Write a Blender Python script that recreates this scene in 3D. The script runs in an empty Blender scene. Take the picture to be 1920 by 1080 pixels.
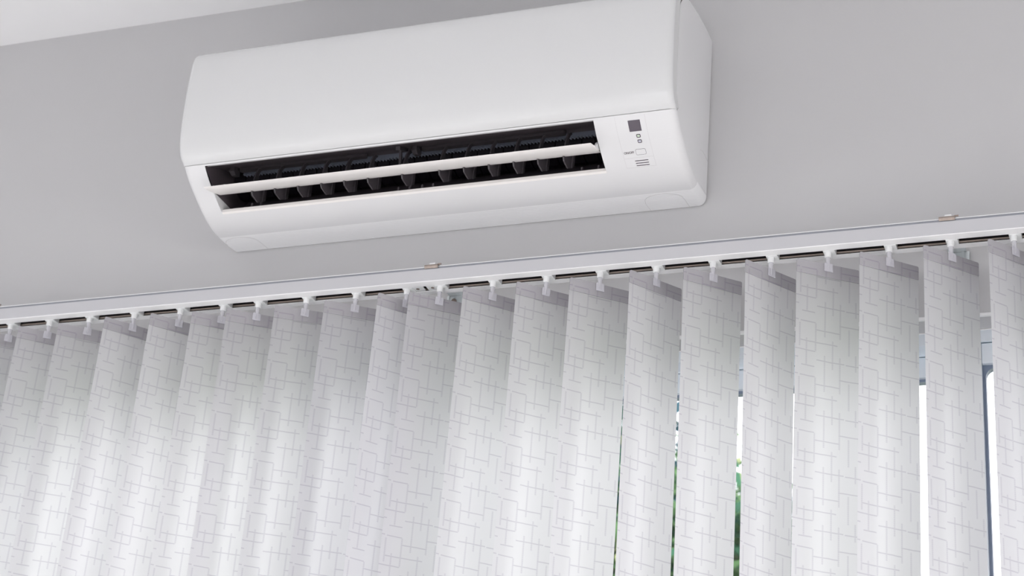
import bpy, bmesh, math, random
from mathutils import Vector, Matrix

random.seed(4)
SC = bpy.context.scene
COL = SC.collection
Z0 = 2.25                                   # height of the air conditioner's underside above the floor

# ------------------------------------------------------------------ camera, world, light, exposure
cam_data = bpy.data.cameras.new('camera')
cam = bpy.data.objects.new('camera', cam_data); COL.objects.link(cam)
cam.location = (1.04228591, -2.34550399, -1.32830480 + Z0)
cam.rotation_euler = (2.02107847, -0.0772649994, 0.345300190)
cam_data.sensor_width = 36.0
cam_data.lens = 3449.81332 / 1920 * 36
cam_data.clip_start = 0.05
cam_data.dof.use_dof = True
cam_data.dof.focus_distance = 2.55
cam_data.dof.aperture_fstop = 9.0
SC.camera = cam

world = bpy.data.worlds.new('overcast_sky'); SC.world = world
world.use_nodes = True
wb = world.node_tree.nodes['Background']
wb.inputs['Color'].default_value = (0.96, 0.95, 1.0, 1)
wb.inputs['Strength'].default_value = 3.7

sun_data = bpy.data.lights.new('hazy_sun', 'SUN'); sun_data.energy = 0.95; sun_data.angle = math.radians(32); sun_data.color = (1.0, 0.985, 0.97)
sun = bpy.data.objects.new('hazy_sun', sun_data); COL.objects.link(sun)
sun.rotation_euler = Vector((math.sin(math.radians(36)), -math.cos(math.radians(36)), -math.tan(math.radians(14)))).to_track_quat('-Z', 'Y').to_euler()

SC.view_settings.view_transform = 'Standard'
SC.view_settings.look = 'None'
SC.view_settings.gamma = 1.0
SC.view_settings.use_curve_mapping = False
SC.view_settings.exposure = 0.0
SC.cycles.max_bounces = 14
SC.cycles.diffuse_bounces = 8
SC.cycles.glossy_bounces = 4
SC.cycles.transmission_bounces = 8
SC.cycles.transparent_max_bounces = 16
SC.cycles.sample_clamp_indirect = 6.0
SC.cycles.caustics_reflective = False
SC.cycles.caustics_refractive = False

def area(name, loc, rot, sx, sy, power, color=(1, 1, 1), portal=False):
    d = bpy.data.lights.new(name, 'AREA'); d.shape = 'RECTANGLE'
    d.size = sx; d.size_y = sy; d.energy = power; d.color = color
    if portal: d.cycles.is_portal = True
    o = bpy.data.objects.new(name, d); COL.objects.link(o)
    o.location = loc; o.rotation_euler = rot
    return o
# the room: x -3.1..2.9, y -4.6..0, ceiling at 0.488 + Z0
XL, XR, YF, ZC = -3.1, 2.9, -4.6, 0.4882 + Z0
# added fill lamps aimed down, so the floor bounces light upward
area('rear_floor_fill', (0.1, YF + 0.45, 1.45), (math.radians(90 - 80), 0, 0), 4.6, 1.6, 28, (0.995, 0.99, 1.0))
area('right_floor_fill', (XR - 0.45, -1.45, 1.55), (math.radians(90 - 66), 0, math.radians(90)), 2.0, 1.3, 64, (1.0, 0.985, 0.975))
area('left_floor_fill', (XL + 0.45, -1.45, 1.55), (math.radians(90 - 66), 0, math.radians(-90)), 2.0, 1.3, 53, (0.965, 0.98, 1.0))
area('blind_window_portal', (0.05, 0.13, -0.74 + Z0), (math.radians(-90), 0, 0), 3.0, 1.06, 0, portal=True)

# ------------------------------------------------------------------ materials
def srgb(r, g, b):
    f = lambda v: ((v / 255) / 12.92) if v <= 10 else (((v / 255) + 0.055) / 1.055) ** 2.4
    return (f(r), f(g), f(b), 1)

def mat(name, color, rough=0.5, metal=0.0, spec=0.5, bump=None, noise=None):
    m = bpy.data.materials.new(name); m.use_nodes = True
    nt = m.node_tree; b = nt.nodes['Principled BSDF']
    b.inputs['Base Color'].default_value = color
    b.inputs['Roughness'].default_value = rough
    b.inputs['Metallic'].default_value = metal
    b.inputs['Specular IOR Level'].default_value = spec
    if bump or noise:
        tc = nt.nodes.new('ShaderNodeTexCoord')
    if bump:
        scale, strength, dist = bump
        n = nt.nodes.new('ShaderNodeTexNoise'); n.inputs['Scale'].default_value = scale
        n.inputs['Detail'].default_value = 4
        bp = nt.nodes.new('ShaderNodeBump'); bp.inputs['Strength'].default_value = strength
        bp.inputs['Distance'].default_value = dist
        nt.links.new(tc.outputs['Object'], n.inputs['Vector'])
        nt.links.new(n.outputs['Fac'], bp.inputs['Height'])
        nt.links.new(bp.outputs['Normal'], b.inputs['Normal'])
    if noise:
        scale, amount = noise
        n = nt.nodes.new('ShaderNodeTexNoise'); n.inputs['Scale'].default_value = scale
        n.inputs['Detail'].default_value = 3
        mx = nt.nodes.new('ShaderNodeMix'); mx.data_type = 'RGBA'
        mx.inputs[6].default_value = tuple(c * (1 - amount) for c in color[:3]) + (1,)
        mx.inputs[7].default_value = tuple(min(1, c * (1 + amount)) for c in color[:3]) + (1,)
        nt.links.new(tc.outputs['Object'], n.inputs['Vector'])
        nt.links.new(n.outputs['Fac'], mx.inputs[0])
        nt.links.new(mx.outputs[2], b.inputs['Base Color'])
    return m

M = {}
M['wall'] = mat('grey_wall_paint', (0.545, 0.542, 0.546, 1), 0.85, spec=0.25, bump=(260, 0.12, 0.0006), noise=(1.3, 0.012))
M['ceiling'] = mat('white_ceiling_paint', (0.79, 0.79, 0.795, 1), 0.9, spec=0.2, bump=(200, 0.08, 0.0005))
M['floor'] = mat('pale_floor', (0.84, 0.825, 0.815, 1), 0.45, noise=(3, 0.06))
M['panel'] = mat('gloss_white_plastic', (0.66, 0.665, 0.667, 1), 0.13, spec=0.5, noise=(2.0, 0.005))
M['casing'] = mat('satin_white_plastic', (0.71, 0.71, 0.715, 1), 0.42, spec=0.45)
M['flap'] = mat('cream_plastic', (0.84, 0.815, 0.79, 1), 0.4)
M['duct'] = mat('dark_duct_plastic', (0.095, 0.078, 0.088, 1), 0.55, spec=0.35)
M['fan'] = mat('black_fan_plastic', (0.008, 0.006, 0.009, 1), 0.6, spec=0.2)
M['vane'] = mat('charcoal_vane_plastic', (0.055, 0.048, 0.054, 1), 0.45, spec=0.5)
M['comb'] = mat('blue_grey_coil_edge', (0.19, 0.21, 0.26, 1), 0.5)
M['display'] = mat('smoked_receiver_window', (0.095, 0.08, 0.10, 1), 0.3)
M['ink'] = mat('dark_print_ink', (0.09, 0.07, 0.085, 1), 0.6)
M['faint'] = mat('faint_grey_seam', (0.60, 0.585, 0.59, 1), 0.6)
M['seam'] = mat('grey_seam', (0.30, 0.26, 0.27, 1), 0.7)
M['ledg'] = mat('pale_green_lamp_lens', (0.55, 0.66, 0.52, 1), 0.3)
M['ledb'] = mat('pale_grey_lamp_lens', (0.52, 0.53, 0.60, 1), 0.3)
M['rail'] = mat('white_powder_coat', (0.86, 0.86, 0.865, 1), 0.38)
M['face_shade'] = mat('shaded_rail_face_grey', (0.51, 0.51, 0.53, 1), 0.45, spec=0.3)  # the rail's white coat, darkened in colour to stand in for shade
M['railgroove'] = mat('grey_rail_groove', (0.26, 0.27, 0.30, 1), 0.5)
M['inside_shade'] = mat('shaded_rail_inside', (0.055, 0.048, 0.052, 1), 0.5)  # shade inside the white channel put into the colour
M['bronze'] = mat('bronze_tilt_rod', (0.52, 0.44, 0.385, 1), 0.42, metal=0.55)
M['nylon'] = mat('white_nylon', (0.80, 0.81, 0.81, 1), 0.4)
M['steel'] = mat('galvanised_steel', (0.66, 0.70, 0.71, 1), 0.40, metal=0.4, noise=(160, 0.25))
M['clip'] = mat('shiny_spring_steel', (0.34, 0.29, 0.26, 1), 0.25, metal=1.0, noise=(120, 0.35))
M['screw'] = mat('brown_zinc_screw', (0.30, 0.24, 0.21, 1), 0.35, metal=0.9)
M['alu'] = mat('pale_window_aluminium', (0.81, 0.87, 0.92, 1), 0.35)
M['sealant'] = mat('white_sealant', (0.86, 0.86, 0.86, 1), 0.6)
M['gasket'] = mat('blue_grey_gasket', (0.22, 0.27, 0.36, 1), 0.5)
M['bark'] = mat('grey_brown_bark', (0.10, 0.075, 0.055, 1), 0.9, noise=(14, 0.4))
M['lawn'] = mat('green_lawn', (0.47, 0.53, 0.39, 1), 0.9, noise=(6, 0.35))

# ribbed underside of the casing: fine moulded ridges as relief
def ribbed():
    m = mat('ribbed_uplit_plastic', (0.85, 0.85, 0.855, 1), 0.42, spec=0.45)  # casing plastic lightened in colour to stand in for light from below
    nt = m.node_tree; b = nt.nodes['Principled BSDF']
    tc = nt.nodes.new('ShaderNodeTexCoord'); w = nt.nodes.new('ShaderNodeTexWave')
    w.bands_direction = 'Y'
    w.inputs['Scale'].default_value = 60
    bp = nt.nodes.new('ShaderNodeBump'); bp.inputs['Strength'].default_value = 0.35; bp.inputs['Distance'].default_value = 0.0006
    nt.links.new(tc.outputs['Object'], w.inputs['Vector']); nt.links.new(w.outputs['Fac'], bp.inputs['Height'])
    nt.links.new(bp.outputs['Normal'], b.inputs['Normal'])
    return m
M['ribbed'] = ribbed()

def glass_mat():
    m = bpy.data.materials.new('window_glass'); m.use_nodes = True
    nt = m.node_tree; nt.nodes.clear()
    out = nt.nodes.new('ShaderNodeOutputMaterial'); mix = nt.nodes.new('ShaderNodeMixShader')
    tr = nt.nodes.new('ShaderNodeBsdfTransparent'); gl = nt.nodes.new('ShaderNodeBsdfGlossy')
    tr.inputs['Color'].default_value = (0.955, 0.96, 0.965, 1); gl.inputs['Roughness'].default_value = 0.02
    fr = nt.nodes.new('ShaderNodeFresnel'); fr.inputs['IOR'].default_value = 1.3
    nt.links.new(fr.outputs[0], mix.inputs[0]); nt.links.new(tr.outputs[0], mix.inputs[1])
    nt.links.new(gl.outputs[0], mix.inputs[2]); nt.links.new(mix.outputs[0], out.inputs[0])
    return m
M['glass'] = glass_mat()

def clear_plastic():
    m = bpy.data.materials.new('clear_plastic'); m.use_nodes = True
    nt = m.node_tree; b = nt.nodes['Principled BSDF']
    b.inputs['Base Color'].default_value = (0.80, 0.80, 0.86, 1); b.inputs['Roughness'].default_value = 0.2
    out = nt.nodes['Material Output']; mix = nt.nodes.new('ShaderNodeMixShader'); tr = nt.nodes.new('ShaderNodeBsdfTransparent')
    tr.inputs['Color'].default_value = (0.95, 0.94, 0.93, 1); mix.inputs[0].default_value = 0.45
    nt.links.new(tr.outputs[0], mix.inputs[1]); nt.links.new(b.outputs[0], mix.inputs[2])
    nt.links.new(mix.outputs[0], out.inputs[0])
    return m
M['clear'] = clear_plastic()

def leaf_mat(name, col):
    m = bpy.data.materials.new(name); m.use_nodes = True
    nt = m.node_tree; nt.nodes.clear()
    out = nt.nodes.new('ShaderNodeOutputMaterial'); mix = nt.nodes.new('ShaderNodeMixShader')
    d = nt.nodes.new('ShaderNodeBsdfDiffuse'); t = nt.nodes.new('ShaderNodeBsdfTranslucent')
    oi = nt.nodes.new('ShaderNodeTexCoord'); n = nt.nodes.new('ShaderNodeTexNoise'); n.inputs['Scale'].default_value = 5
    ramp = nt.nodes.new('ShaderNodeValToRGB')
    ramp.color_ramp.elements[0].position = 0.35; ramp.color_ramp.elements[0].color = tuple(c * 0.55 for c in col[:3]) + (1,)
    ramp.color_ramp.elements[1].position = 0.65; ramp.color_ramp.elements[1].color = col
    nt.links.new(oi.outputs['Object'], n.inputs['Vector']); nt.links.new(n.outputs['Fac'], ramp.inputs[0])
    nt.links.new(ramp.outputs[0], d.inputs['Color']); nt.links.new(ramp.outputs[0], t.inputs['Color'])
    mix.inputs[0].default_value = 0.4
    nt.links.new(d.outputs[0], mix.inputs[1]); nt.links.new(t.outputs[0], mix.inputs[2]); nt.links.new(mix.outputs[0], out.inputs[0])
    return m

# woven blind fabric: short crossing threads drawn in a repeating tile (u across the slat, v down it, tile 0.08 m)
H_SEG = [(0.08, 0.67, 88), (0.0, 0.32, 225), (0.0, 0.05, 346), (0.34, 0.78, 345), (0.80, 1.0, 352), (0.10, 0.31, 448),
         (0.70, 1.0, 587), (0.0, 0.05, 590), (0.08, 0.32, 598), (0.32, 0.71, 702)]
V_SEG = [(0.07, 632, 985), (0.18, 40, 435), (0.325, 600, 1020), (0.47, 260, 790), (0.595, 30, 450), (0.71, 255, 785),
         (0.85, 620, 1010), (0.955, 190, 430)]
def fabric_mat(name, base, trans_fac, pattern=True):
    m = bpy.data.materials.new(name); m.use_nodes = True
    nt = m.node_tree; nt.nodes.clear(); L = nt.links.new
    def math_(op, a, b=None, c=None):
        n = nt.nodes.new('ShaderNodeMath'); n.operation = op
        for i, v in enumerate((a, b, c)):
            if v is None: continue
            if isinstance(v, (int, float)): n.inputs[i].default_value = v
            else: L(v, n.inputs[i])
        return n.outputs[0]
    uv = nt.nodes.new('ShaderNodeUVMap'); uv.uv_map = 'weave'
    sep = nt.nodes.new('ShaderNodeSeparateXYZ')
    nz = nt.nodes.new('ShaderNodeTexNoise'); nz.inputs['Scale'].default_value = 6.0; nz.inputs['Detail'].default_value = 2
    L(uv.outputs[0], nz.inputs['Vector'])
    L(uv.outputs[0], sep.inputs[0])
    u = sep.outputs['X']; vraw = sep.outputs['Y']
    wob = math_('MULTIPLY', math_('SUBTRACT', nz.outputs['Fac'], 0.5), 0.016)
    v = math_('ADD', vraw, wob)
    vf = math_('FRACT', v)
    mask = None
    def add(x):
        nonlocal mask
        mask = x if mask is None else math_('MAXIMUM', mask, x)
    def soft(d, w):   # 1 inside |d|<w, soft shoulder
        mr = nt.nodes.new('ShaderNodeMapRange'); mr.interpolation_type = 'SMOOTHSTEP'
        mr.inputs['From Min'].default_value = w * 1.5; mr.inputs['From Max'].default_value = w * 0.35
        L(math_('ABSOLUTE', d), mr.inputs['Value']); return mr.outputs['Result']
    if pattern:
        # thread ticks: crosswise stitches that make the lengthwise lines look stitched
        tick = math_('ADD', math_('MULTIPLY', math_('SINE', math_('MULTIPLY', v, 2 * math.pi * 30)), 0.22), 0.78)
        for u0, u1, vv in H_SEG:
            a = soft(math_('SUBTRACT', vf, vv / 800), 0.0105)
            b = soft(math_('SUBTRACT', u, (u0 + u1) / 2), (u1 - u0) / 2)
            bb = math_('LESS_THAN', math_('ABSOLUTE', math_('SUBTRACT', u, (u0 + u1) / 2)), (u1 - u0) / 2)
            add(math_('MULTIPLY', a, bb))
        for uu, v0, v1 in V_SEG:
            mid = (v0 + v1) / 2 / 800; half = (v1 - v0) / 2 / 800
            d = math_('ABSOLUTE', math_('SUBTRACT', math_('FRACT', math_('ADD', math_('SUBTRACT', v, mid), 0.5)), 0.5))
            b = math_('LESS_THAN', d, half)
            a = soft(math_('SUBTRACT', u, uu), 0.013)
            add(math_('MULTIPLY', math_('MULTIPLY', a, b), math_('MULTIPLY', tick, 0.8)))
    # fine weave relief
    w1 = nt.nodes.new('ShaderNodeTexNoise'); w1.inputs['Scale'].default_value = 1.0; w1.inputs['Detail'].default_value = 3
    mp = nt.nodes.new('ShaderNodeMapping'); mp.inputs['Scale'].default_value = (60, 130, 1)
    L(uv.outputs[0], mp.inputs['Vector']); L(mp.outputs[0], w1.inputs['Vector'])
    w2 = math_('SINE', math_('MULTIPLY', u, 2 * math.pi * 60))
    w3 = math_('SINE', math_('MULTIPLY', vraw, 2 * math.pi * 55))
    height = math_('ADD', math_('ADD', math_('MULTIPLY', w1.outputs['Fac'], 0.9), math_('MULTIPLY', w2, 0.12)), math_('MULTIPLY', w3, 0.12))
    if mask is not None: height = math_('SUBTRACT', height, math_('MULTIPLY', mask, 0.7))
    bp = nt.nodes.new('ShaderNodeBump'); bp.inputs['Strength'].default_value = 0.22; bp.inputs['Distance'].default_value = 0.0005
    L(height, bp.inputs['Height'])
    mix = nt.nodes.new('ShaderNodeMix'); mix.data_type = 'RGBA'
    mix.inputs[6].default_value = base
    mix.inputs[7].default_value = (base[0] * 0.80, base[1] * 0.785, base[2] * 0.825, 1)
    if mask is not None: L(mask, mix.inputs[0])
    else: mix.inputs[0].default_value = 0
    d = nt.nodes.new('ShaderNodeBsdfDiffuse'); t = nt.nodes.new('ShaderNodeBsdfTranslucent')
    L(mix.outputs[2], d.inputs['Color']); L(mix.outputs[2], t.inputs['Color']); L(bp.outputs['Normal'], d.inputs['Normal'])
    ms = nt.nodes.new('ShaderNodeMixShader'); ms.inputs[0].default_value = trans_fac
    L(d.outputs[0], ms.inputs[1]); L(t.outputs[0], ms.inputs[2])
    gl = nt.nodes.new('ShaderNodeBsdfGlossy'); gl.inputs['Roughness'].default_value = 0.45; L(bp.outputs['Normal'], gl.inputs['Normal'])
    ms2 = nt.nodes.new('ShaderNodeMixShader'); ms2.inputs[0].default_value = 0.03
    L(ms.outputs[0], ms2.inputs[1]); L(gl.outputs[0], ms2.inputs[2])
    out = nt.nodes.new('ShaderNodeOutputMaterial'); L(ms2.outputs[0], out.inputs[0])
    return m
M['fabric'] = fabric_mat('woven_blind_fabric', (0.703, 0.692, 0.714, 1), 0.75)
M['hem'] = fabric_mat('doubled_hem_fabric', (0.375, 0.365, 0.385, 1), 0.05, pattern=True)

# ------------------------------------------------------------------ helpers
def obj(name, bm, m, parent=None, smooth=None, loc=(0, 0, 0)):
    me = bpy.data.meshes.new(name)
    bmesh.ops.recalc_face_normals(bm, faces=bm.faces)
    bm.to_mesh(me); bm.free()
    for mm in (m if isinstance(m, (list, tuple)) else [m]): me.materials.append(mm)
    o = bpy.data.objects.new(name, me); COL.objects.link(o); o.location = loc
    if parent: o.parent = parent
    if smooth is not None:
        for p in me.polygons: p.use_smooth = True
        me.set_sharp_from_angle(angle=math.radians(smooth))
    return o
def empty(name, loc, label=None, cat=None, group=None, kind=None):
    o = bpy.data.objects.new(name, None); COL.objects.link(o); o.location = loc; o.empty_display_size = 0.05
    return tag(o, label, cat, group, kind)
def tag(o, label=None, cat=None, group=None, kind=None):
    if label: o['label'] = label
    if cat: o['category'] = cat
    if group: o['group'] = group
    if kind: o['kind'] = kind
    return o
def add_box(bm, x0, x1, y0, y1, z0, z1, bevel=0):
    vs = [bm.verts.new((x, y, z)) for x in (x0, x1) for y in (y0, y1) for z in (z0, z1)]
    fs = [(0, 1, 3, 2), (4, 6, 7, 5), (0, 4, 5, 1), (2, 3, 7, 6), (0, 2, 6, 4), (1, 5, 7, 3)]
    faces = [bm.faces.new([vs[i] for i in f]) for f in fs]
    if bevel:
        es = list({e for f in faces for e in f.edges})
        bmesh.ops.bevel(bm, geom=es, offset=bevel, segments=2, affect='EDGES', profile=0.5)
def box(*a, bevel=0):
    bm = bmesh.new(); add_box(bm, *a, bevel=bevel); return bm
def add_prism(bm, poly, x0, x1):            # (y, z) polygon extruded along x
    a = [bm.verts.new((x0, y, z)) for y, z in poly]; b = [bm.verts.new((x1, y, z)) for y, z in poly]
    n = len(poly)
    for i in range(n): bm.faces.new((a[i], a[(i + 1) % n], b[(i + 1) % n], b[i]))
    bm.faces.new(a); bm.faces.new(b[::-1])
def prism(poly, x0, x1):
    bm = bmesh.new(); add_prism(bm, poly, x0, x1); return bm
def add_cyl(bm, p0, p1, r0, r1=None, seg=20):
    r1 = r0 if r1 is None else r1
    p0, p1 = Vector(p0), Vector(p1); d = p1 - p0
    mtx = Matrix.Translation((p0 + p1) / 2) @ d.to_track_quat('Z', 'Y').to_matrix().to_4x4()
    bmesh.ops.create_cone(bm, cap_ends=True, segments=seg, radius1=r0, radius2=r1, depth=d.length, matrix=mtx)
def add_lathe(bm, prof, seg=24, at=(0, 0, 0)):
    rings = []
    for r, z in prof:
        rings.append([bm.verts.new((at[0] + r * math.cos(2 * math.pi * k / seg), at[1] + r * math.sin(2 * math.pi * k / seg), at[2] + z)) for k in range(seg)])
    for a, b in zip(rings, rings[1:]):
        for k in range(seg): bm.faces.new((a[k], a[(k + 1) % seg], b[(k + 1) % seg], b[k]))
    bm.faces.new(rings[0][::-1]); bm.faces.new(rings[-1])

# ------------------------------------------------------------------ the room
WX0, WX1, WZ1, WZ0 = -1.46, 1.56, -0.2147 + Z0, -1.27 + Z0       # window opening in the blind wall
def wall_with_hole(name, u0, u1, z0, z1, hu0, hu1, hz0, hz1, mk):
    bm = bmesh.new()
    for a in ((u0, hu0, z0, z1), (hu1, u1, z0, z1), (hu0, hu1, hz1, z1), (hu0, hu1, z0, hz0)):
        if a[1] - a[0] > 1e-6 and a[3] - a[2] > 1e-6: mk(bm, *a)
    return tag(obj(name, bm, M['wall']), kind='structure')
wall_with_hole('wall_back', XL - .15, XR + .15, 0, ZC, WX0, WX1, WZ0, WZ1, lambda bm, a, b, c, d: add_box(bm, a, b, 0, 0.16, c, d))
wall_with_hole('wall_front', XL - .15, XR + .15, 0, ZC, -0.9, 1.1, 0.02, 1.4, lambda bm, a, b, c, d: add_box(bm, a, b, YF - .16, YF, c, d))
wall_with_hole('wall_right', YF, 0, 0, ZC, -2.5, -0.4, 0.9, 1.5, lambda bm, a, b, c, d: add_box(bm, XR, XR + .15, a, b, c, d))
wall_with_hole('wall_left', YF, 0, 0, ZC, -2.5, -.4, .9, 1.5, lambda bm, a, b, c, d: add_box(bm, XL - .15, XL, a, b, c, d))
tag(obj('floor', box(XL - .15, XR + .15, YF - .16, 0.16, -0.12, 0), M['floor']), kind='structure')
tag(obj('ceiling', box(XL - .15, XR + .15, YF - .16, 0.16, ZC, ZC + .12), M['ceiling']), kind='structure')
# white corner bead along the lintel edge
bm = bmesh.new(); add_box(bm, WX0, WX1, -0.0030, 0.0035, WZ1 - 0.0024, WZ1 + 0.0016, bevel=0.0008)
tag(obj('trim_1', bm, M['sealant']), kind='structure')

def rounded_rect(x0, x1, z0, z1, r, n=6):
    pts = []
    for cx, cz, a0 in ((x1 - r, z1 - r, 0), (x0 + r, z1 - r, 90), (x0 + r, z0 + r, 180), (x1 - r, z0 + r, 270)):
        for k in range(n + 1):
            a = math.radians(a0 + 90 * k / n); pts.append((cx + r * math.cos(a), cz + r * math.sin(a)))
    return pts
def ring_bm(outer, inner, y0, y1):
    bm = bmesh.new(); n = len(outer)
    V = [[bm.verts.new((x, y, z)) for x, z in p] for p in (outer, inner) for y in (y0, y1)]
    of, ob, inf, inb = V
    for i in range(n):
        j = (i + 1) % n
        bm.faces.new((of[i], of[j], inf[j], inf[i])); bm.faces.new((ob[j], ob[i], inb[i], inb[j]))
        bm.faces.new((of[j], of[i], ob[i], ob[j])); bm.faces.new((inf[i], inf[j], inb[j], inb[i]))
    return bm

win = empty('window_1', (0, 0, 0), 'pale blue grey aluminium sliding window behind the vertical blind', kind='structure')
RAILB, STW = 0.0308, 0.0470
ZT, ZB = -0.2338 + Z0, WZ0 + 0.045
def sash(x0, x1, y0, y1):
    s = bpy.data.objects.new('sash', None); COL.objects.link(s); s.parent = win
    obj('stile', box(x0, x0 + STW, y0, y1, ZB, ZT, bevel=0.0012), M['alu'], s)
    obj('stile', box(x1 - STW, x1, y0, y1, ZB, ZT, bevel=0.0012), M['alu'], s)
    obj('rail', box(x0 + STW + .0004, x1 - STW - .0004, y0 + .0006, y1 - .0006, ZT - RAILB, ZT, bevel=0.0012), M['alu'], s)
    obj('rail', box(x0 + STW + .0004, x1 - STW - .0004, y0 + .0006, y1 - .0006, ZB, ZB + 0.05, bevel=0.0012), M['alu'], s)
    gx0, gx1, gz0, gz1 = x0 + STW, x1 - STW, ZB + .05, ZT - RAILB
    yg = y0 + 0.016
    out = rounded_rect(gx0, gx1, gz0, gz1, 0.0004); inn = rounded_rect(gx0 + .0042, gx1 - .0042, gz0 + .0042, gz1 - .0042, 0.014)
    obj('gasket', ring_bm(out, inn, yg - 0.008, yg + 0.004), M['gasket'], s)
    obj('pane', box(gx0 + .001, gx1 - .001, yg - .0015, yg + .0015, gz0 + .001, gz1 - .001), M['glass'], s)
bm = bmesh.new()
add_box(bm, WX0, WX1, 0.0475, 0.0500, -0.2335 + Z0, WZ1)                 # front lip
add_box(bm, WX0, WX1, 0.0500, 0.0860, -0.2316 + Z0, WZ1)                 # track soffit
add_box(bm, WX0, WX1, 0.0845, 0.0862, -0.2335 + Z0, -0.2316 + Z0)        # rib between the tracks
add_box(bm, WX0, WX1, 0.0860, 0.1300, -0.2316 + Z0, WZ1)
obj('head_frame', bm, M['alu'], win)
obj('sealant_line', box(WX0, WX1, 0.0462, 0.0478, -0.2162 + Z0, WZ1, bevel=.0005), M['sealant'], win)
obj('sill_frame', box(WX0, WX1, 0.0475, 0.130, WZ0, WZ0 + .045, bevel=.001), M['alu'], win)
obj('jamb', box(WX0, WX0 + .04, 0.0475, 0.130, WZ0 + .045, -0.2335 + Z0), M['alu'], win)
obj('jamb', box(WX1 - .04, WX1, 0.0475, 0.130, WZ0 + .045, -0.2335 + Z0), M['alu'], win)
sash(0.7395, 1.518, 0.0520, 0.0800)
sash(-0.125, 0.783, 0.0868, 0.1148)
sash(-0.860, -0.126, 0.0868, 0.1148)
sash(-1.418, -0.817, 0.0520, 0.0800)

def plain_window(name, n, mk_bar, mk_pane):
    w = empty(name, (0, 0, 0), kind='structure')
    for k in range(n + 1): obj('mullion', mk_bar(k), M['alu'], w)
    for k in range(n): obj('pane', mk_pane(k), M['glass'], w)
plain_window('window_2', 2, lambda k: box(-.9 + 1.0 * k - (.05 if k else 0), -.9 + 1.0 * k + (.05 if k < 2 else 0), YF - .10, YF - .05, .02, 1.4),
             lambda k: box(-.85 + .95 * k, -.85 + .95 * k + .95, YF - .078, YF - .072, .02, 1.4))  # unseen rear window, opening sized for the light it admits
plain_window('added_window_right', 2, lambda k: box(XR + .05, XR + .10, -2.5 + 1.05 * k - (.03 if k else 0), -2.5 + 1.05 * k + (.03 if k < 2 else 0), .9, 1.5),
             lambda k: box(XR + .072, XR + .078, -2.47 + 1.02 * k, -2.47 + 1.02 * k + 1.02, .9, 1.5))  # unseen window added for light from the right

plain_window('added_window_left', 2, lambda k: box(XL - .10, XL - .05, -2.5 + 1.05 * k - (.03 if k else 0), -2.5 + 1.05 * k + (.03 if k < 2 else 0), .9, 1.5),
             lambda k: box(XL - .078, XL - .072, -2.47 + 1.02 * k, -2.47 + 1.02 * k + 1.02, .9, 1.5))  # unseen window added to go with the left fill lamp

# ------------------------------------------------------------------ air conditioner
PR0 = [(-.0016, .2925), (-.045, .2915), (-.086, .287), (-.135, .278), (-.180, .265), (-.206, .251), (-.2142, .236), (-.2166, .21),
       (-.2175, .18), (-.2168, .14), (-.2142, .105), (-.209, .08), (-.2005, .0640), (-.1872, .0556), (-.168, .0385), (-.1366, .0205),
       (-.1116, .0085), (-.0763, -.0022), (-.040, -.0040), (-.008, -.0018), (-.0016, -.0010)]
def catmull(P, n=5):
    out = []
    for i in range(len(P) - 1):
        p0 = P[max(i - 1, 0)]; p1 = P[i]; p2 = P[i + 1]; p3 = P[min(i + 2, len(P) - 1)]
        for k in range(n):
            t = k / n
            out.append(tuple(0.5 * (2 * b + (c - a) * t + (2 * a - 5 * b + 4 * c - d) * t * t + (3 * b - a - 3 * c + d) * t ** 3) for a, b, c, d in zip(p0, p1, p2, p3)))
    out.append(P[-1]); return out
SEAM = 13                                            # panel above, casing below
UP = catmull(PR0[:SEAM] + [(-.1885, .0566)], 5)      # panel outline, top of wall to seam
LOW = catmull([(-.1885, .0562)] + PR0[SEAM + 1:], 6) # casing outline, seam to wall
LOW[0] = (-.1880, .0558)

def offset_poly(P, d):
    out = []
    for i, (y, z) in enumerate(P):
        a = P[max(i - 1, 0)]; b = P[min(i + 1, len(P) - 1)]
        ty, tz = b[0] - a[0], b[1] - a[1]; l = math.hypot(ty, tz) or 1
        ny, nz = -tz / l, ty / l                        # inward: profile runs top -> front -> bottom
        out.append((min(y + ny * d, 0.0) if i not in (0, len(P) - 1) else 0.0 if abs(y) < 1e-6 else y + ny * d, z + nz * d))
    return out
def loft_stations(r, half=0.4, n=6, extra=()):
    st = []
    for k in range(n + 1):
        a = math.pi / 2 * k / n
        st.append((-half + r * (1 - math.sin(a)), r * (1 - math.cos(a))))
    st = sorted(st)                                    # from -half (inset r) inwards to inset 0
    left = [(x, ins) for x, ins in st]
    right = [(-x, ins) for x, ins in reversed(st)]
    return left + [(x, 0.0) for x in extra] + right

ac = empty('air_conditioner', (0, 0, Z0), 'white wall mounted split air conditioner with open flap above the blind', 'air conditioner')
OX0, OX1 = -0.360, 0.277
OY0, OY1 = -0.1860, -0.1150                            # air outlet, front and rear edge (y along the profile)
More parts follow.
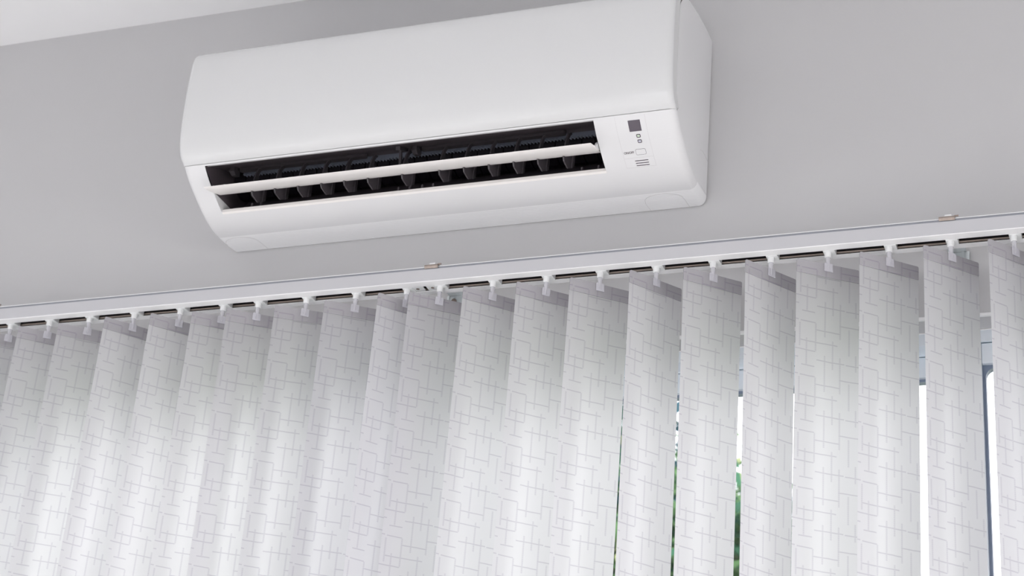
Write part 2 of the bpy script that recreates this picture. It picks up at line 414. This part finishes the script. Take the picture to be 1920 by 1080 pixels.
# lower casing with the outlet opening
prof = []
for (a, b) in zip(LOW, LOW[1:]):
    prof.append(a)
    for yc in (OY0, OY1):
        if a[0] < yc < b[0]:
            t = (yc - a[0]) / (b[0] - a[0]); prof.append((yc, a[1] + t * (b[1] - a[1])))
prof.append(LOW[-1])
i0 = next(i for i, p in enumerate(prof) if abs(p[0] - OY0) < 1e-9); i1 = next(i for i, p in enumerate(prof) if abs(p[0] - OY1) < 1e-9)
P_TOP, P_BOT = prof[i0], prof[i1]
shell_top = [(-.0016, .2905), (-.045, .2895), (-.086, .285), (-.135, .276), (-.178, .259), (-.186, .235), (-.188, .18), (-.1865, .12), (-.183, .085), (-.172, .066), (-.176, .0585)]
full = shell_top + prof                                 # closed over the back
bm = bmesh.new()
st = loft_stations(0.0115, n=8, extra=(OX0, OX1))
rings = []
nst = len(shell_top)
for x, ins in st:
    pp = full[:len(shell_top)] + (offset_poly(full, ins)[len(shell_top):] if ins else prof)
    if ins:
        big = offset_poly(full, ins * 1.25)
        for i in range(nst, len(full)):
            t = min(1, max(0, (full[i][0] + .09) / .07)); pp[i] = (pp[i][0] * (1 - t) + big[i][0] * t, pp[i][1] * (1 - t) + big[i][1] * t)
        pp[nst - 2] = (-.1715, .0660); pp[nst - 1] = (-.1720, .0648)
        t = ins / .0115; pp[nst] = (prof[0][0] * (1 - t) - .1755 * t, prof[0][1] * (1 - t) + .0640 * t)
    rings.append([bm.verts.new((x, y, z)) for y, z in pp])
n = len(full); rib_from = next(i for i, p in enumerate(prof) if p[0] > -.062) + nst
for (xa, _), (xb, _), ra, rb in zip(st, st[1:], rings, rings[1:]):
    hole = abs(xa - OX0) < 1e-9 and abs(xb - OX1) < 1e-9
    for i in range(n):
        j = (i + 1) % n
        if hole and nst + i0 <= i < nst + i1: continue
        f = bm.faces.new((ra[i], ra[j], rb[j], rb[i]))
        if rib_from <= i < n - 1: f.material_index = 1
bm.faces.new(rings[0]); bm.faces.new(rings[-1][::-1])
wn = obj('casing', bm, [M['casing'], M['ribbed']], ac, smooth=32).modifiers.new('even_normals', 'WEIGHTED_NORMAL'); wn.keep_sharp = True
obj('mounting_plate', box(-.392, .392, -.0020, 0, .008, .284), M['seam'], ac)
# glossy front panel, 22 mm deep shell
bm = bmesh.new()
cut = next(i for i, p in enumerate(UP) if p[0] < -.130)
front = UP[cut:]
inner = [(y - .0007, z + .0004) for y, z in shell_top[::-1] if y < -.17] + [(-.1358, .2766)]
fullp = front + inner
st = loft_stations(0.0085, extra=(-.2, 0, .2))
rings = []
for x, ins in st:
    pp = offset_poly(fullp, ins)[:len(front)] if ins else front
    pp = list(pp)
    if ins: pp[-1] = (front[-1][0] + ins * 0.8, front[-1][1] + ins * 0.35); pp[:4] = [(f[0] + (q[0] - f[0]) * k / 4, f[1] + (q[1] - f[1]) * k / 4) for k, (f, q) in enumerate(zip(front[:4], pp[:4]))]
    rings.append([bm.verts.new((x, y, z)) for y, z in pp + inner])
n = len(fullp)
for ra, rb in zip(rings, rings[1:]):
    for i in range(n): bm.faces.new((ra[i], ra[(i + 1) % n], rb[(i + 1) % n], rb[i]))
bm.faces.new(rings[0]); bm.faces.new(rings[-1][::-1])
wn = obj('front_panel', bm, M['panel'], ac, smooth=35).modifiers.new('even_normals', 'WEIGHTED_NORMAL'); wn.keep_sharp = True

# map (x, y) on the lower casing to 3-D, with outward normal
def on_casing(x, y, off=0.0):
    for a, b in zip(prof, prof[1:]):
        if a[0] <= y <= b[0] + 1e-12:
            t = (y - a[0]) / (b[0] - a[0]); z = a[1] + t * (b[1] - a[1])
            ty, tz = b[0] - a[0], b[1] - a[1]; l = math.hypot(ty, tz)
            return Vector((x, y + off * tz / l, z - off * ty / l)), Vector((0, tz / l, -ty / l))
    raise ValueError(y)
def casing_shape(outer, h, inner=None, base=-0.0004):
    """plate (or ring) of height h that follows the casing; outlines are lists of (x, y)"""
    bm = bmesh.new(); n = len(outer)
    T = [bm.verts.new(on_casing(x, y, h)[0]) for x, y in outer]; B = [bm.verts.new(on_casing(x, y, base)[0]) for x, y in outer]
    for i in range(n): bm.faces.new((T[i], T[(i + 1) % n], B[(i + 1) % n], B[i]))
    if inner is None: bm.faces.new(T); bm.faces.new(B[::-1])
    else:
        t = [bm.verts.new(on_casing(x, y, h)[0]) for x, y in inner]; b = [bm.verts.new(on_casing(x, y, base)[0]) for x, y in inner]
        for i in range(n):
            j = (i + 1) % n
            bm.faces.new((T[i], T[j], t[j], t[i])); bm.faces.new((t[i], t[j], b[j], b[i])); bm.faces.new((B[j], B[i], b[i], b[j]))
    return bm
def rr(x0, x1, y0, y1, r): return rounded_rect(x0, x1, y0, y1, r, 4)
def grid_strip(x0, x1, y0, y1, h):                      # long plate subdivided so it follows the curve
    bm = bmesh.new(); m = max(1, int((y1 - y0) / .004)); rows = []
    for k in range(m + 1):
        y = y0 + (y1 - y0) * k / m
        rows.append([bm.verts.new(on_casing(x, y, o)[0]) for x, o in ((x0, -.0003), (x0, h), (x1, h), (x1, -.0003))])
    for a, b in zip(rows, rows[1:]):
        for i in range(4): bm.faces.new((a[i], a[(i + 1) % 4], b[(i + 1) % 4], b[i]))
    bm.faces.new(rows[0]); bm.faces.new(rows[-1][::-1]); return bm

cp = bpy.data.objects.new('control_panel', None); COL.objects.link(cp); cp.parent = ac
bm = bmesh.new()
for a in ((.3089, .3092, -.1862, -.1148), (.3535, .3539, -.1862, -.1148)):
    b2 = grid_strip(*a, .00012); me = bpy.data.meshes.new('t'); b2.to_mesh(me); b2.free(); bm.from_mesh(me); bpy.data.meshes.remove(me)
for y in (-.1300, -.1150):
    b2 = grid_strip(.3089, .3539, y, y + .0003, .00012); me = bpy.data.meshes.new('t'); b2.to_mesh(me); b2.free(); bm.from_mesh(me); bpy.data.meshes.remove(me)
obj('label_outline', bm, M['faint'], cp)
tag(obj('receiver_window', grid_strip(.3276, .3456, -.1810, -.1678, .0004), M['display'], cp), 'dark square signal receiver window')
for yc, mm in ((-.1613, 'ledg'), (-.1537, 'ledb')):
    obj('lamp_rim', casing_shape(rr(.3358, .3420, yc - .0024, yc + .0024, .0014), .0005, rr(.3368, .3410, yc - .0014, yc + .0014, .0007)), M['ink'], cp)
    obj('indicator_lamp', casing_shape(rr(.3367, .3411, yc - .0015, yc + .0015, .0007), .0003), M[mm], cp)
obj('button_outline', casing_shape(rr(.3288, .3441, -.1424, -.1338, .0020), .0003, rr(.3291, .3438, -.1421, -.1341, .0018)), M['ink'], cp)
obj('power_button', casing_shape(rr(.3291, .3438, -.1421, -.1341, .0018), .0002), M['casing'], cp)
for k in range(3):
    y = -.1251 + .0038 * k
    obj('sound_slot', casing_shape(rr(.3243 + .0002 * k, .3443, y - .00055, y + .00055, .0004), .0003), M['ink'], cp)
tx = bpy.data.curves.new('button_lettering', 'FONT'); tx.body = 'ON/OFF'; tx.size = 0.0053; tx.extrude = 0.0001; tx.align_x = 'CENTER'; tx.align_y = 'CENTER'
tx.space_character = 0.92
to = bpy.data.objects.new('button_lettering', tx); COL.objects.link(to); tx.materials.append(M['ink']); to.parent = cp
p, nrm = on_casing(.3186, -.1381, .0003)
up = nrm.cross(Vector((1, 0, 0)))
R3 = Matrix((Vector((1, 0, 0)), up, nrm)).transposed().to_4x4()
to.matrix_local = Matrix.Translation(p) @ R3
to.scale = (0.86, 1, 1)
bpy.context.view_layer.update()
tme = bpy.data.meshes.new_from_object(to.evaluated_get(bpy.context.evaluated_depsgraph_get()))
lo = bpy.data.objects.new('button_lettering', tme); COL.objects.link(lo); lo.parent = cp; lo.matrix_basis = to.matrix_basis.copy()
bpy.data.objects.remove(to); bpy.data.curves.remove(tx); lo.name = 'button_lettering'

# service covers at both ends of the underside
def cover(x0, x1, skew):
    pts = []
    yb, yt = -.0030, -.0500
    n = 10
    prof_pts = [(x0, yb), (x0 - skew * .2, yt + .022)]
    for k in range(1, n):
        t = k / n; a = math.pi * t
        prof_pts.append((x0 + (x1 - x0) * (0.5 - 0.5 * math.cos(a)) , yt + .022 - .026 * math.sin(a) ** .6))
    prof_pts += [(x1, yt + .022), (x1, yb)]
    return prof_pts
def shrink(pts, d):
    cx = sum(p[0] for p in pts) / len(pts)
    return [(x + (d if x < cx else -d), min(y + d, -.0024)) for x, y in pts]
for a in ((.3140, .3745), (-.3920, -.3325)):
    c = cover(a[0], a[1], .004)
    sc_ = obj('service_cover', casing_shape(shrink(c, .0005), .0003), M['ribbed'], ac)
    obj('cover_seam', casing_shape(c, .00025, shrink(c, .0005)), M['faint'], sc_)

for line in ([(-.0493, .0673), (-.0419, .0715), (-.0327, .0740), (-.0199, .0740), (-.0053, .0730)], [(-.0375, .0129), (-.0219, .0142), (-.0060, .0146)]):
    bm = bmesh.new()
    for a, b in zip(line, line[1:]):
        add_cyl(bm, (.4000, a[0], a[1]), (.4000, b[0], b[1]), .0003, seg=6)
    obj('knockout_seam', bm, M['faint'], ac)
# outlet: duct, fan, comb, vanes, bars, flap
duct = [(-.1862, P_TOP[1] + .0004), (-.176, .0600), (-.150, .0708), (-.128, .0795), (-.110, .0835), (-.100, .110), (-.075, .130), (-.045, .110),
        (-.040, .070), (-.060, .040), (-.1148, P_BOT[1] + .0008)]
bm = bmesh.new()
ra = [bm.verts.new((OX0, y, z)) for y, z in duct]; rb = [bm.verts.new((OX1, y, z)) for y, z in duct]
for i in range(len(duct) - 1): bm.faces.new((ra[i], ra[i + 1], rb[i + 1], rb[i]))
bm.faces.new(ra[::-1]); bm.faces.new(rb)
do = obj('air_duct', bm, M['duct'], ac)
bm = bmesh.new(); seg = 28
for k in range(30):
    x0 = OX0 + .004 + k * (OX1 - OX0 - .008) / 30
    add_cyl(bm, (x0, -.072, .083), (x0 + .019, -.072, .083), .029, seg=12)
obj('fan_roller', bm, M['fan'], ac)
# white side lip of the opening on the left
bm = bmesh.new()
poly = [(-.1855, P_TOP[1] + .0002), (-.150, .0345 + .0008), (-.0945, .0268), (-.1150, P_BOT[1])]
ins = [on for on in poly]
add_prism(bm, [(-.1495, .0277), (-.0940, .0272), (-.1152, P_BOT[1] + .0002)], OX0 + .0002, OX0 + .0008)
obj('outlet_side_lip', bm, M['casing'], ac)
# rear lip of the outlet
obj('outlet_rear_lip', prism([(-.1156, P_BOT[1] - .0010), (-.1118, P_BOT[1] - .0026), (-.1112, P_BOT[1] - .0012), (-.1110, P_BOT[1] + .003), (-.1152, P_BOT[1] + .0040)], OX0 + .0002, OX1 + .0004), M['flap'], ac)
# serrated coil edge at the end of the duct roof
bm = bmesh.new()
add_box(bm, OX0 + .026, OX1 - .001, -.1125, -.1085, .0760, .0830)
x = OX0 + .028
while x < OX1 - .006:
    vs = [bm.verts.new(v) for v in ((x, -.1128, .0762), (x + .0052, -.1128, .0762), (x + .0040, -.1128, .0728), (x, -.1085, .0762), (x + .0052, -.1085, .0762), (x + .0040, -.1085, .0728))]
    for f in ((0, 1, 2), (3, 5, 4), (0, 3, 4, 1), (1, 4, 5, 2), (2, 5, 3, 0)): bm.faces.new([vs[i] for i in f])
    x += .0054
obj('coil_edge', bm, M['comb'], ac)
# vane link bars
for x0, x1 in ((-.3300, -.1085), (-.0170, .2155)):
    bm = bmesh.new()
    pts = rounded_rect(x0, x1, -.1345, -.1255, .0040, 4)
    T = [bm.verts.new((px, py, .0762)) for px, py in pts]; B = [bm.verts.new((px, py, .0712)) for px, py in pts]
    for i in range(len(pts)): bm.faces.new((T[i], T[(i + 1) % len(pts)], B[(i + 1) % len(pts)], B[i]))
    bm.faces.new(T); bm.faces.new(B[::-1])
    lb = obj('link_bar', bm, M['vane'], ac)
    obj('bar_knob', prism([(-.143, .080), (-.143, .066), (-.136, .062), (-.124, .0655), (-.124, .078)], x0 - .011, x0 - .003), M['vane'], lb)
    obj('bar_pin', box(x0 - .018, x0 - .002, -.1345, -.1305, .0715, .0745), M['vane'], lb)
# vertical vanes: an arm curving down from the bar into a wide lobe
VX = (-.2850, -.2450, -.2050, -.1650, -.1260, -.0860, -.0290, .0320, .0720, .1120, .1515, .1900, .2300)
arm = [(-.127, .0715), (-.133, .0712), (-.1395, .0665), (-.1425, .0580), (-.1440, .0480), (-.1430, .0270), (-.1365, .0205), (-.1175, .0185), (-.1085, .0240), (-.1040, .0420), (-.1085, .0500), (-.1330, .0520), (-.1345, .0600), (-.1320, .0660)]
def vane_bm():
    bm = bmesh.new(); add_prism(bm, arm, -.0011, .0011)
    # slanted back fin that gives the blade its V section
    add_prism(bm, [(-.1240, .0500), (-.1060, .0480), (-.1010, .0300), (-.1085, .0240), (-.1120, .0440)], .0012, .0034)
    return bm
v0 = obj('vane', vane_bm(), M['vane'], ac); v0.location = (VX[0], 0, 0); v0.rotation_euler = (0, math.radians(-9), 0)
def place_vane(o, x):
    # tilt about the arm's top so the lobes lean like the photo's
    o.matrix_basis = Matrix.Translation((x, -.128, .072)) @ Matrix.Rotation(math.radians(7), 4, 'Y') @ Matrix.Translation((0, .128, -.072))
place_vane(v0, VX[0] - .006)
for x in VX[1:]:
    o = v0.copy(); COL.objects.link(o); o.parent = ac; place_vane(o, x - .006)
bm = bmesh.new()                                                  # centre bearing bracket, Y shaped
add_prism(bm, [(-.150, .0705), (-.145, .0715), (-.1395, .040), (-.1445, .038)], -.046, -.0425)
add_prism(bm, [(-.158, .0665), (-.128, .079), (-.128, .074), (-.156, .0610)], -.048, -.041)
obj('flap_bearing', bm, M['vane'], ac)
# drain pegs along the outlet floor
for px in (-.312, -.296, -.060, -.041, -.020, -.002, .236, .262):
    obj('floor_peg', box(px, px + .0035, -.1125, -.1085, P_BOT[1] + .001, P_BOT[1] + .013, bevel=.0012), M['vane'], ac)
# flap: thin blade, slightly bowed
fl = [(-.1866, .0156), (-.1840, .0146), (-.170, .0176), (-.150, .0236), (-.1355, .0288), (-.1340, .0302), (-.1370, .0312), (-.152, .0272), (-.170, .0214), (-.184, .0170)]
flap = obj('flap', prism(fl, -.3555, .2750), M['flap'], ac, smooth=40)
for px in (-.345, -.0395, .2725):
    obj('flap_arm', prism([(-.165, .0205), (-.150, .0260), (-.139, .0310), (-.141, .0390), (-.149, .0395), (-.157, .0330)], px, px + .0035), M['casing'], flap)

# ------------------------------------------------------------------ vertical blind: head rail
RX0, RX1 = -1.50, 1.62
blind = empty('vertical_blind', (0, -.085, -.1425 + Z0), 'vertical blind of pale crosshatched fabric slats hanging from a white rail below the air conditioner', 'blind')
rail = bpy.data.objects.new('head_rail', None); COL.objects.link(rail); rail.parent = blind; rail.empty_display_size = .05
def rel(bm):
    bmesh.ops.translate(bm, verts=bm.verts, vec=(0, .085, .1425)); return bm
chan = [(-.1070, -.1230), (-.1070, -.1417), (-.1062, -.1425), (-.0912, -.1425), (-.0912, -.1412), (-.1052, -.1412), (-.1052, -.1250), (-.1052, -.1195),
        (-.0648, -.1195), (-.0648, -.1412), (-.0742, -.1412), (-.0742, -.1425), (-.0638, -.1425), (-.0630, -.1417), (-.0630, -.1180), (-.1062, -.1180), (-.1068, -.1182), (-.1068, -.1189), (-.1052, -.1191), (-.1052, -.1229)]
obj('rail_channel', rel(prism(chan, RX0, RX1)), M['rail'], rail)
tag(obj('rail_face_shade', rel(box(RX0, RX1, -.1076, -.10705, -.1418, -.1229)), M['face_shade'], rail), 'front face of the white rail, darkened in colour for shade')
obj('rail_groove', rel(box(RX0, RX1, -.1062, -.1053, -.1229, -.1191)), M['railgroove'], rail)
shade_prof = [(-.1050, -.1411), (-.0914, -.1411), (-.0914, -.1404), (-.1044, -.1404), (-.1044, -.1204), (-.0656, -.1204), (-.0656, -.1404), (-.0740, -.1404), (-.0740, -.1411), (-.0650, -.1411), (-.0650, -.1197), (-.1050, -.1197)]
obj('channel_shade', rel(prism(shade_prof, RX0 + .001, RX1 - .001)), M['inside_shade'], rail)  # added dark sheet, the channel's inner shade as colour
bm = bmesh.new()                                                  # fluted tilt rod
rod = []
for k in range(48):
    a = 2 * math.pi * k / 48; r = .0014 + .0002 * math.cos(8 * a)
    rod.append((-.0715 + r * math.cos(a), -.1371 + r * math.sin(a)))
add_prism(bm, rod, RX0 + .01, RX1 - .01)
obj('tilt_rod', rel(bm), M['bronze'], rail, smooth=60)


SL = [(-0.7396, 38, 38.0, 0.0), (-0.6655, 40.7, 40.7, 0.0), (-0.5904, 38.0, 36.8, 0.0), (-0.5077, 51.8, 55.0, 0.0), (-0.424, 48.7, 48.7, 0.0), (-0.3482, 38.1, 38.1, 0.002), (-0.287, 34.6, 34.6, 0.004), (-0.2039, 31.2, 31.2, 0.003), (-0.1203, 34.5, 34.0, 0.0), (-0.0362, 49.8, 49.8, -0.002), (0.0174, 38.7, 38.7, 0.0), (0.1021, 44.9, 44.9, -0.002), (0.1856, 43.3, 41.2, 0.0), (0.2682, 41.0, 40.5, -0.001), (0.3522, 53.5, 55.0, 0.002), (0.4357, 42.7, 48.0, 0.001), (0.5187, 54.5, 57.8, 0.0), (0.599, 35.3, 35.3, -0.003), (0.683, 41.6, 40.5, -0.005), (0.7661, 46.7, 46.5, -0.002), (0.8494, 49.3, 48.5, 0.0)]

# the blind goes on past both edges of the frame
SL += [(-.7396 - .083 * k, 42 + 4 * math.sin(k * 2.1), 42 + 4 * math.sin(k * 2.1), 0.0) for k in range(1, 9)]
SL += [(.8494 + .083 * k, 45 + 5 * math.sin(k * 1.7), 45 + 5 * math.sin(k * 1.7), 0.0) for k in range(1, 9)]

# carriers: truck in the slot, barrel, stem, clear hook
def carrier_parts():
    b1 = bmesh.new(); add_box(b1, -.0064, .0100, -.0908 + .085, -.0745 + .085, -.0004, .0125, bevel=.0006)
    b2 = bmesh.new(); add_lathe(b2, [(.0046, .0002), (.0049, -.0015), (.0048, -.0072), (.0043, -.0084)], 20)
    b3 = bmesh.new(); add_lathe(b3, [(.0036, -.0080), (.0036, -.0092), (.0032, -.0098), (.0030, -.0190), (.0033, -.0275), (.0024, -.0290)], 16)
    b4 = bmesh.new()
    for s in (-1, 1): add_box(b4, -.0064, .0064, s * .0021 - .0006, s * .0021 + .0006, -.0306, -.0182, bevel=.0004)
    add_box(b4, -.0050, .0050, -.0021, .0021, -.0186, -.0178)
    return b1, b2, b3, b4
b1, b2, b3, b4 = carrier_parts()
c0 = obj('carrier', b1, M['nylon'], blind)
parts0 = [obj('barrel', b2, M['nylon'], c0, smooth=40), obj('stem', b3, M['clear'], c0, smooth=40), obj('hook', b4, M['clear'], c0)]
def set_carrier(c, ps, x, th):
    c.location = (x, 0, 0); ps[2].rotation_euler = (0, 0, th)
set_carrier(c0, parts0, SL[0][0], math.radians(SL[0][1]))
for x, th, _, _ in SL[1:]:
    c = c0.copy(); COL.objects.link(c); c.parent = blind
    ps = []
    for q in parts0:
        d = q.copy(); COL.objects.link(d); d.parent = c; ps.append(d)
    set_carrier(c, ps, x, math.radians(th))
# rail splice between two carriers, right of the slat below the bracket clip
sp = obj('rail_splice', rel(box(-.0265, -.0105, -.0905, -.0748, -.1414, -.1390, bevel=.0004)), M['nylon'], rail)
obj('splice_plate', rel(box(-.0050, .0098, -.0905, -.0748, -.1414, -.1390, bevel=.0004)), M['nylon'], rail)
for px in (-.0200, .0040):
    bm = bmesh.new(); add_cyl(bm, (px, -.0825, -.1418), (px, -.0825, -.1412), .0026, seg=16); obj('splice_screw', rel(bm), M['screw'], rail)

# ------------------------------------------------------------------ brackets on the wall that hold the rail
def bracket(x, label):
    o = empty('rail_bracket', (x, 0, -.120 + Z0), label, 'bracket', 'steel brackets holding the blind rail')
    bm = bmesh.new()
    add_box(bm, -.0165, .0165, -.0022, 0, -.0180, .0030)
    add_box(bm, -.0150, -.0120, -.0040, -.0022, -.0180, .003); add_box(bm, .0060, .0095, -.0040, -.0022, -.0180, .003); add_box(bm, .0125, .0160, -.0032, -.0022, -.0180, .003)
    obj('wall_plate', bm, M['steel'], o)
    obj('arm', box(-.0125, .0125, -.1000, 0, .0032, .0048), M['steel'], o)
    bm = bmesh.new()
    add_prism(bm, [(-.096, .0049), (-.106, .0049), (-.1098, .0036), (-.1098, .0012), (-.1075, -.0016), (-.1066, -.0012), (-.1086, .0016), (-.1084, .0028), (-.106, .0034), (-.096, .0034)], -.0108, .0108)
    cl = obj('spring_clip', bm, M['clip'], o)
    obj('clip_tab', box(-.0030, .0060, -.1092, -.1078, .0042, .0066, bevel=.0004), M['nylon'], o)
    bm = bmesh.new(); add_cyl(bm, (.0100, -.1078, .0042), (.0155, -.1078, .0042), .0012, seg=10); obj('clip_pin', bm, M['screw'], o)
    bm = bmesh.new(); add_lathe(bm, [(.0044, 0), (.0042, -.0015), (.0026, -.0028)], 16)
    # cross slot
    add_box(bm, -.0022, .0022, -.0004, .0004, -.0031, -.0026); add_box(bm, -.0004, .0004, -.0022, .0022, -.0031, -.0026)
    sc_ = obj('screw', bm, M['screw'], o, smooth=40); sc_.rotation_euler = (math.radians(-90), 0, 0)
    sc_.location = (-.0045, -.0020, -.0118 + .0175 - .0115)
    return o
bracket(-.7660, 'steel rail bracket at the far left end of the blind rail')
bracket(.0098, 'steel rail bracket under the middle of the air conditioner')
bracket(.7648, 'steel rail bracket with spring clip right of the air conditioner')

# ------------------------------------------------------------------ slats
W, TOP, HEM, LEN = 0.0928, -0.1613, 0.0200, 1.05
NU, NV = 10, 42
def slat(i, x, t0, t1, dx):
    random.seed(100 + i)
    root = bpy.data.objects.new('slat', None); COL.objects.link(root); root.parent = blind; root.empty_display_size = .03
    root.location = (x, 0, TOP + .1425)
    phase = {10: 0.43, 9: 0.02}.get(i, random.uniform(-.03, .03)) + 0.62
    bow = 0.0022 + random.uniform(-.0006, .0006)
    def at(u, z):
        f = min(1.0, -z / 0.44)
        th = math.radians(t0 + (t1 - t0) * f)
        s = (u - .5) * W; b = bow * (1 - (2 * u - 1) ** 2) * min(1, -z / .12)
        cx = dx * f
        return Vector((cx + s * math.cos(th) - b * math.sin(th), s * math.sin(th) + b * math.cos(th), z)), Vector((math.sin(th), -math.cos(th), 0))
    def sheet(z0, z1, nv, off):
        bm = bmesh.new(); uvl = bm.loops.layers.uv.new('weave'); g = []
        for r in range(nv + 1):
            z = z0 + (z1 - z0) * r / nv; row = []
            for k in range(NU + 1):
                p, nn = at(k / NU, z); row.append((bm.verts.new(p + nn * off), k / NU, -z / .080 + phase))
            g.append(row)
        for r in range(nv):
            for k in range(NU):
                q = (g[r][k], g[r][k + 1], g[r + 1][k + 1], g[r + 1][k])
                f = bm.faces.new([a[0] for a in q])
                for lp, a in zip(f.loops, q): lp[uvl].uv = (a[1], a[2])
        return bm
    def finish(name, bm, m):
        me = bpy.data.meshes.new(name); bm.to_mesh(me); bm.free(); me.materials.append(m)
        for p in me.polygons: p.use_smooth = True
        o = bpy.data.objects.new(name, me); COL.objects.link(o); o.parent = root; return o
    finish('fabric_panel', sheet(-.004, -LEN, NV, 0), M['fabric'])
    # hem: pocket of doubled fabric around the top, 1.6 mm thick, rounded corners
    bm = bmesh.new(); uvl = bm.loops.layers.uv.new('weave')
    pts = []
    for k in range(4): pts.append((k / 3 * .018, -.0017 * (1 - k / 3) ** 2))
    for k in range(1, 7): pts.append((.018 + .964 * k / 6, 0))
    for k in range(1, 4): pts.append((.982 + .018 * k / 3, -.0017 * (k / 3) ** 2))
    loops = []
    for off in (.0009, -.0009):
        top = [bm.verts.new(at(u, z)[0] + at(u, z)[1] * off) for u, z in pts]
        bot = [bm.verts.new(at(u, -HEM)[0] + at(u, -HEM)[1] * off) for u, z in pts]
        loops.append((top, bot))
    def quad(vs, uvs):
        f = bm.faces.new(vs)
        for lp, a in zip(f.loops, uvs): lp[uvl].uv = a
    m_ = len(pts)
    for top, bot in loops:
        for k in range(m_ - 1):
            quad((top[k], top[k + 1], bot[k + 1], bot[k]), [(pts[k][0], phase), (pts[k + 1][0], phase), (pts[k + 1][0], HEM / .08 + phase), (pts[k][0], HEM / .08 + phase)])
    (ta, ba), (tb, bb) = loops
    for k in range(m_ - 1):
        quad((ta[k], tb[k], tb[k + 1], ta[k + 1]), [(pts[k][0], phase)] * 4)
        quad((ba[k + 1], bb[k + 1], bb[k], ba[k]), [(pts[k][0], phase)] * 4)
    for k in (0, m_ - 1): quad((ta[k], ba[k], bb[k], tb[k]), [(pts[k][0], phase)] * 4)
    bmesh.ops.recalc_face_normals(bm, faces=bm.faces)
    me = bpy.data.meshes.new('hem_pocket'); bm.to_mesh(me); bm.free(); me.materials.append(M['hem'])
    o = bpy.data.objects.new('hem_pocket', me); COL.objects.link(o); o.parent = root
    # stiffening weight in the bottom hem
    b = bmesh.new(); p0, _ = at(.02, -LEN); p1, _ = at(.98, -LEN); add_cyl(b, p0, p1, .0022, seg=8)
    obj('bottom_weight', b, M['hem'], root)
    return root
for i, (x, t0, t1, dx) in enumerate(SL): slat(i, x, t0, t1, dx)

# ------------------------------------------------------------------ outdoors
tag(obj('lawn', box(-30, 30, 0.4, 50, -.5, -.3), M['lawn']), 'green lawn outside below the window', kind='structure')
LEAVES = [leaf_mat('leaf_deep_green', (0.09, 0.23, 0.14, 1)), leaf_mat('leaf_mid_green', (0.24, 0.42, 0.20, 1)), leaf_mat('leaf_yellow_green', (0.62, 0.68, 0.36, 1)), leaf_mat('leaf_blue_green', (0.08, 0.17, 0.21, 1))]
def tree(x, y, label, rx, ry, rz, zc, seed, n):
    rnd = random.Random(seed)
    t = empty('leafy_tree', (x, y, -.3), label, 'tree')
    bm = bmesh.new(); add_cyl(bm, (0, 0, 0), (.05, 0, zc + .2), .11, .05, 10)
    for k in range(5):
        a = 2 * math.pi * k / 5; add_cyl(bm, (.03, 0, zc * .6 + .12 * k), (.6 * rx * math.cos(a), .6 * ry * math.sin(a), zc + .3), .04, .015, 8)
    obj('trunk', bm, M['bark'], t)
    bm = bmesh.new()
    clumps = []
    for k in range(240):
        while True:
            p = Vector((rnd.uniform(-1, 1), rnd.uniform(-1, 1), rnd.uniform(-1, 1)))
            if p.length < 1: break
        clumps.append((Vector((p.x * rx, p.y * ry, p.z * rz + zc)), rnd.choice((0, 0, 1, 1, 2, 3))))
    for c, mi in clumps:
        for k in range(n // 240):
            p = c + Vector((rnd.gauss(0, .15), rnd.gauss(0, .15), rnd.gauss(0, .11)))
            l = rnd.uniform(.05, .10); w = l * .45
            m3 = Matrix.Translation(p) @ Matrix.Rotation(rnd.uniform(0, 6.28), 4, 'Z') @ Matrix.Rotation(rnd.uniform(-1, 1), 4, 'X') @ Matrix.Rotation(rnd.uniform(-.8, .8), 4, 'Y')
            vs = [bm.verts.new(m3 @ Vector(v)) for v in ((0, -l / 2, 0), (w / 2, 0, .008), (0, l / 2, 0), (-w / 2, 0, .008))]
            f = bm.faces.new(vs); f.material_index = mi if rnd.random() < .8 else rnd.randrange(4)
    me = bpy.data.meshes.new('foliage'); bm.to_mesh(me); bm.free()
    for m in LEAVES: me.materials.append(m)
    o = bpy.data.objects.new('foliage', me); COL.objects.link(o); o.parent = t; o['kind'] = 'stuff'
tree(-1.19, 4.6, 'green tree seen through the thin gaps between the slats', 0.95, 1.0, 1.45, 2.75, 7, 54000)
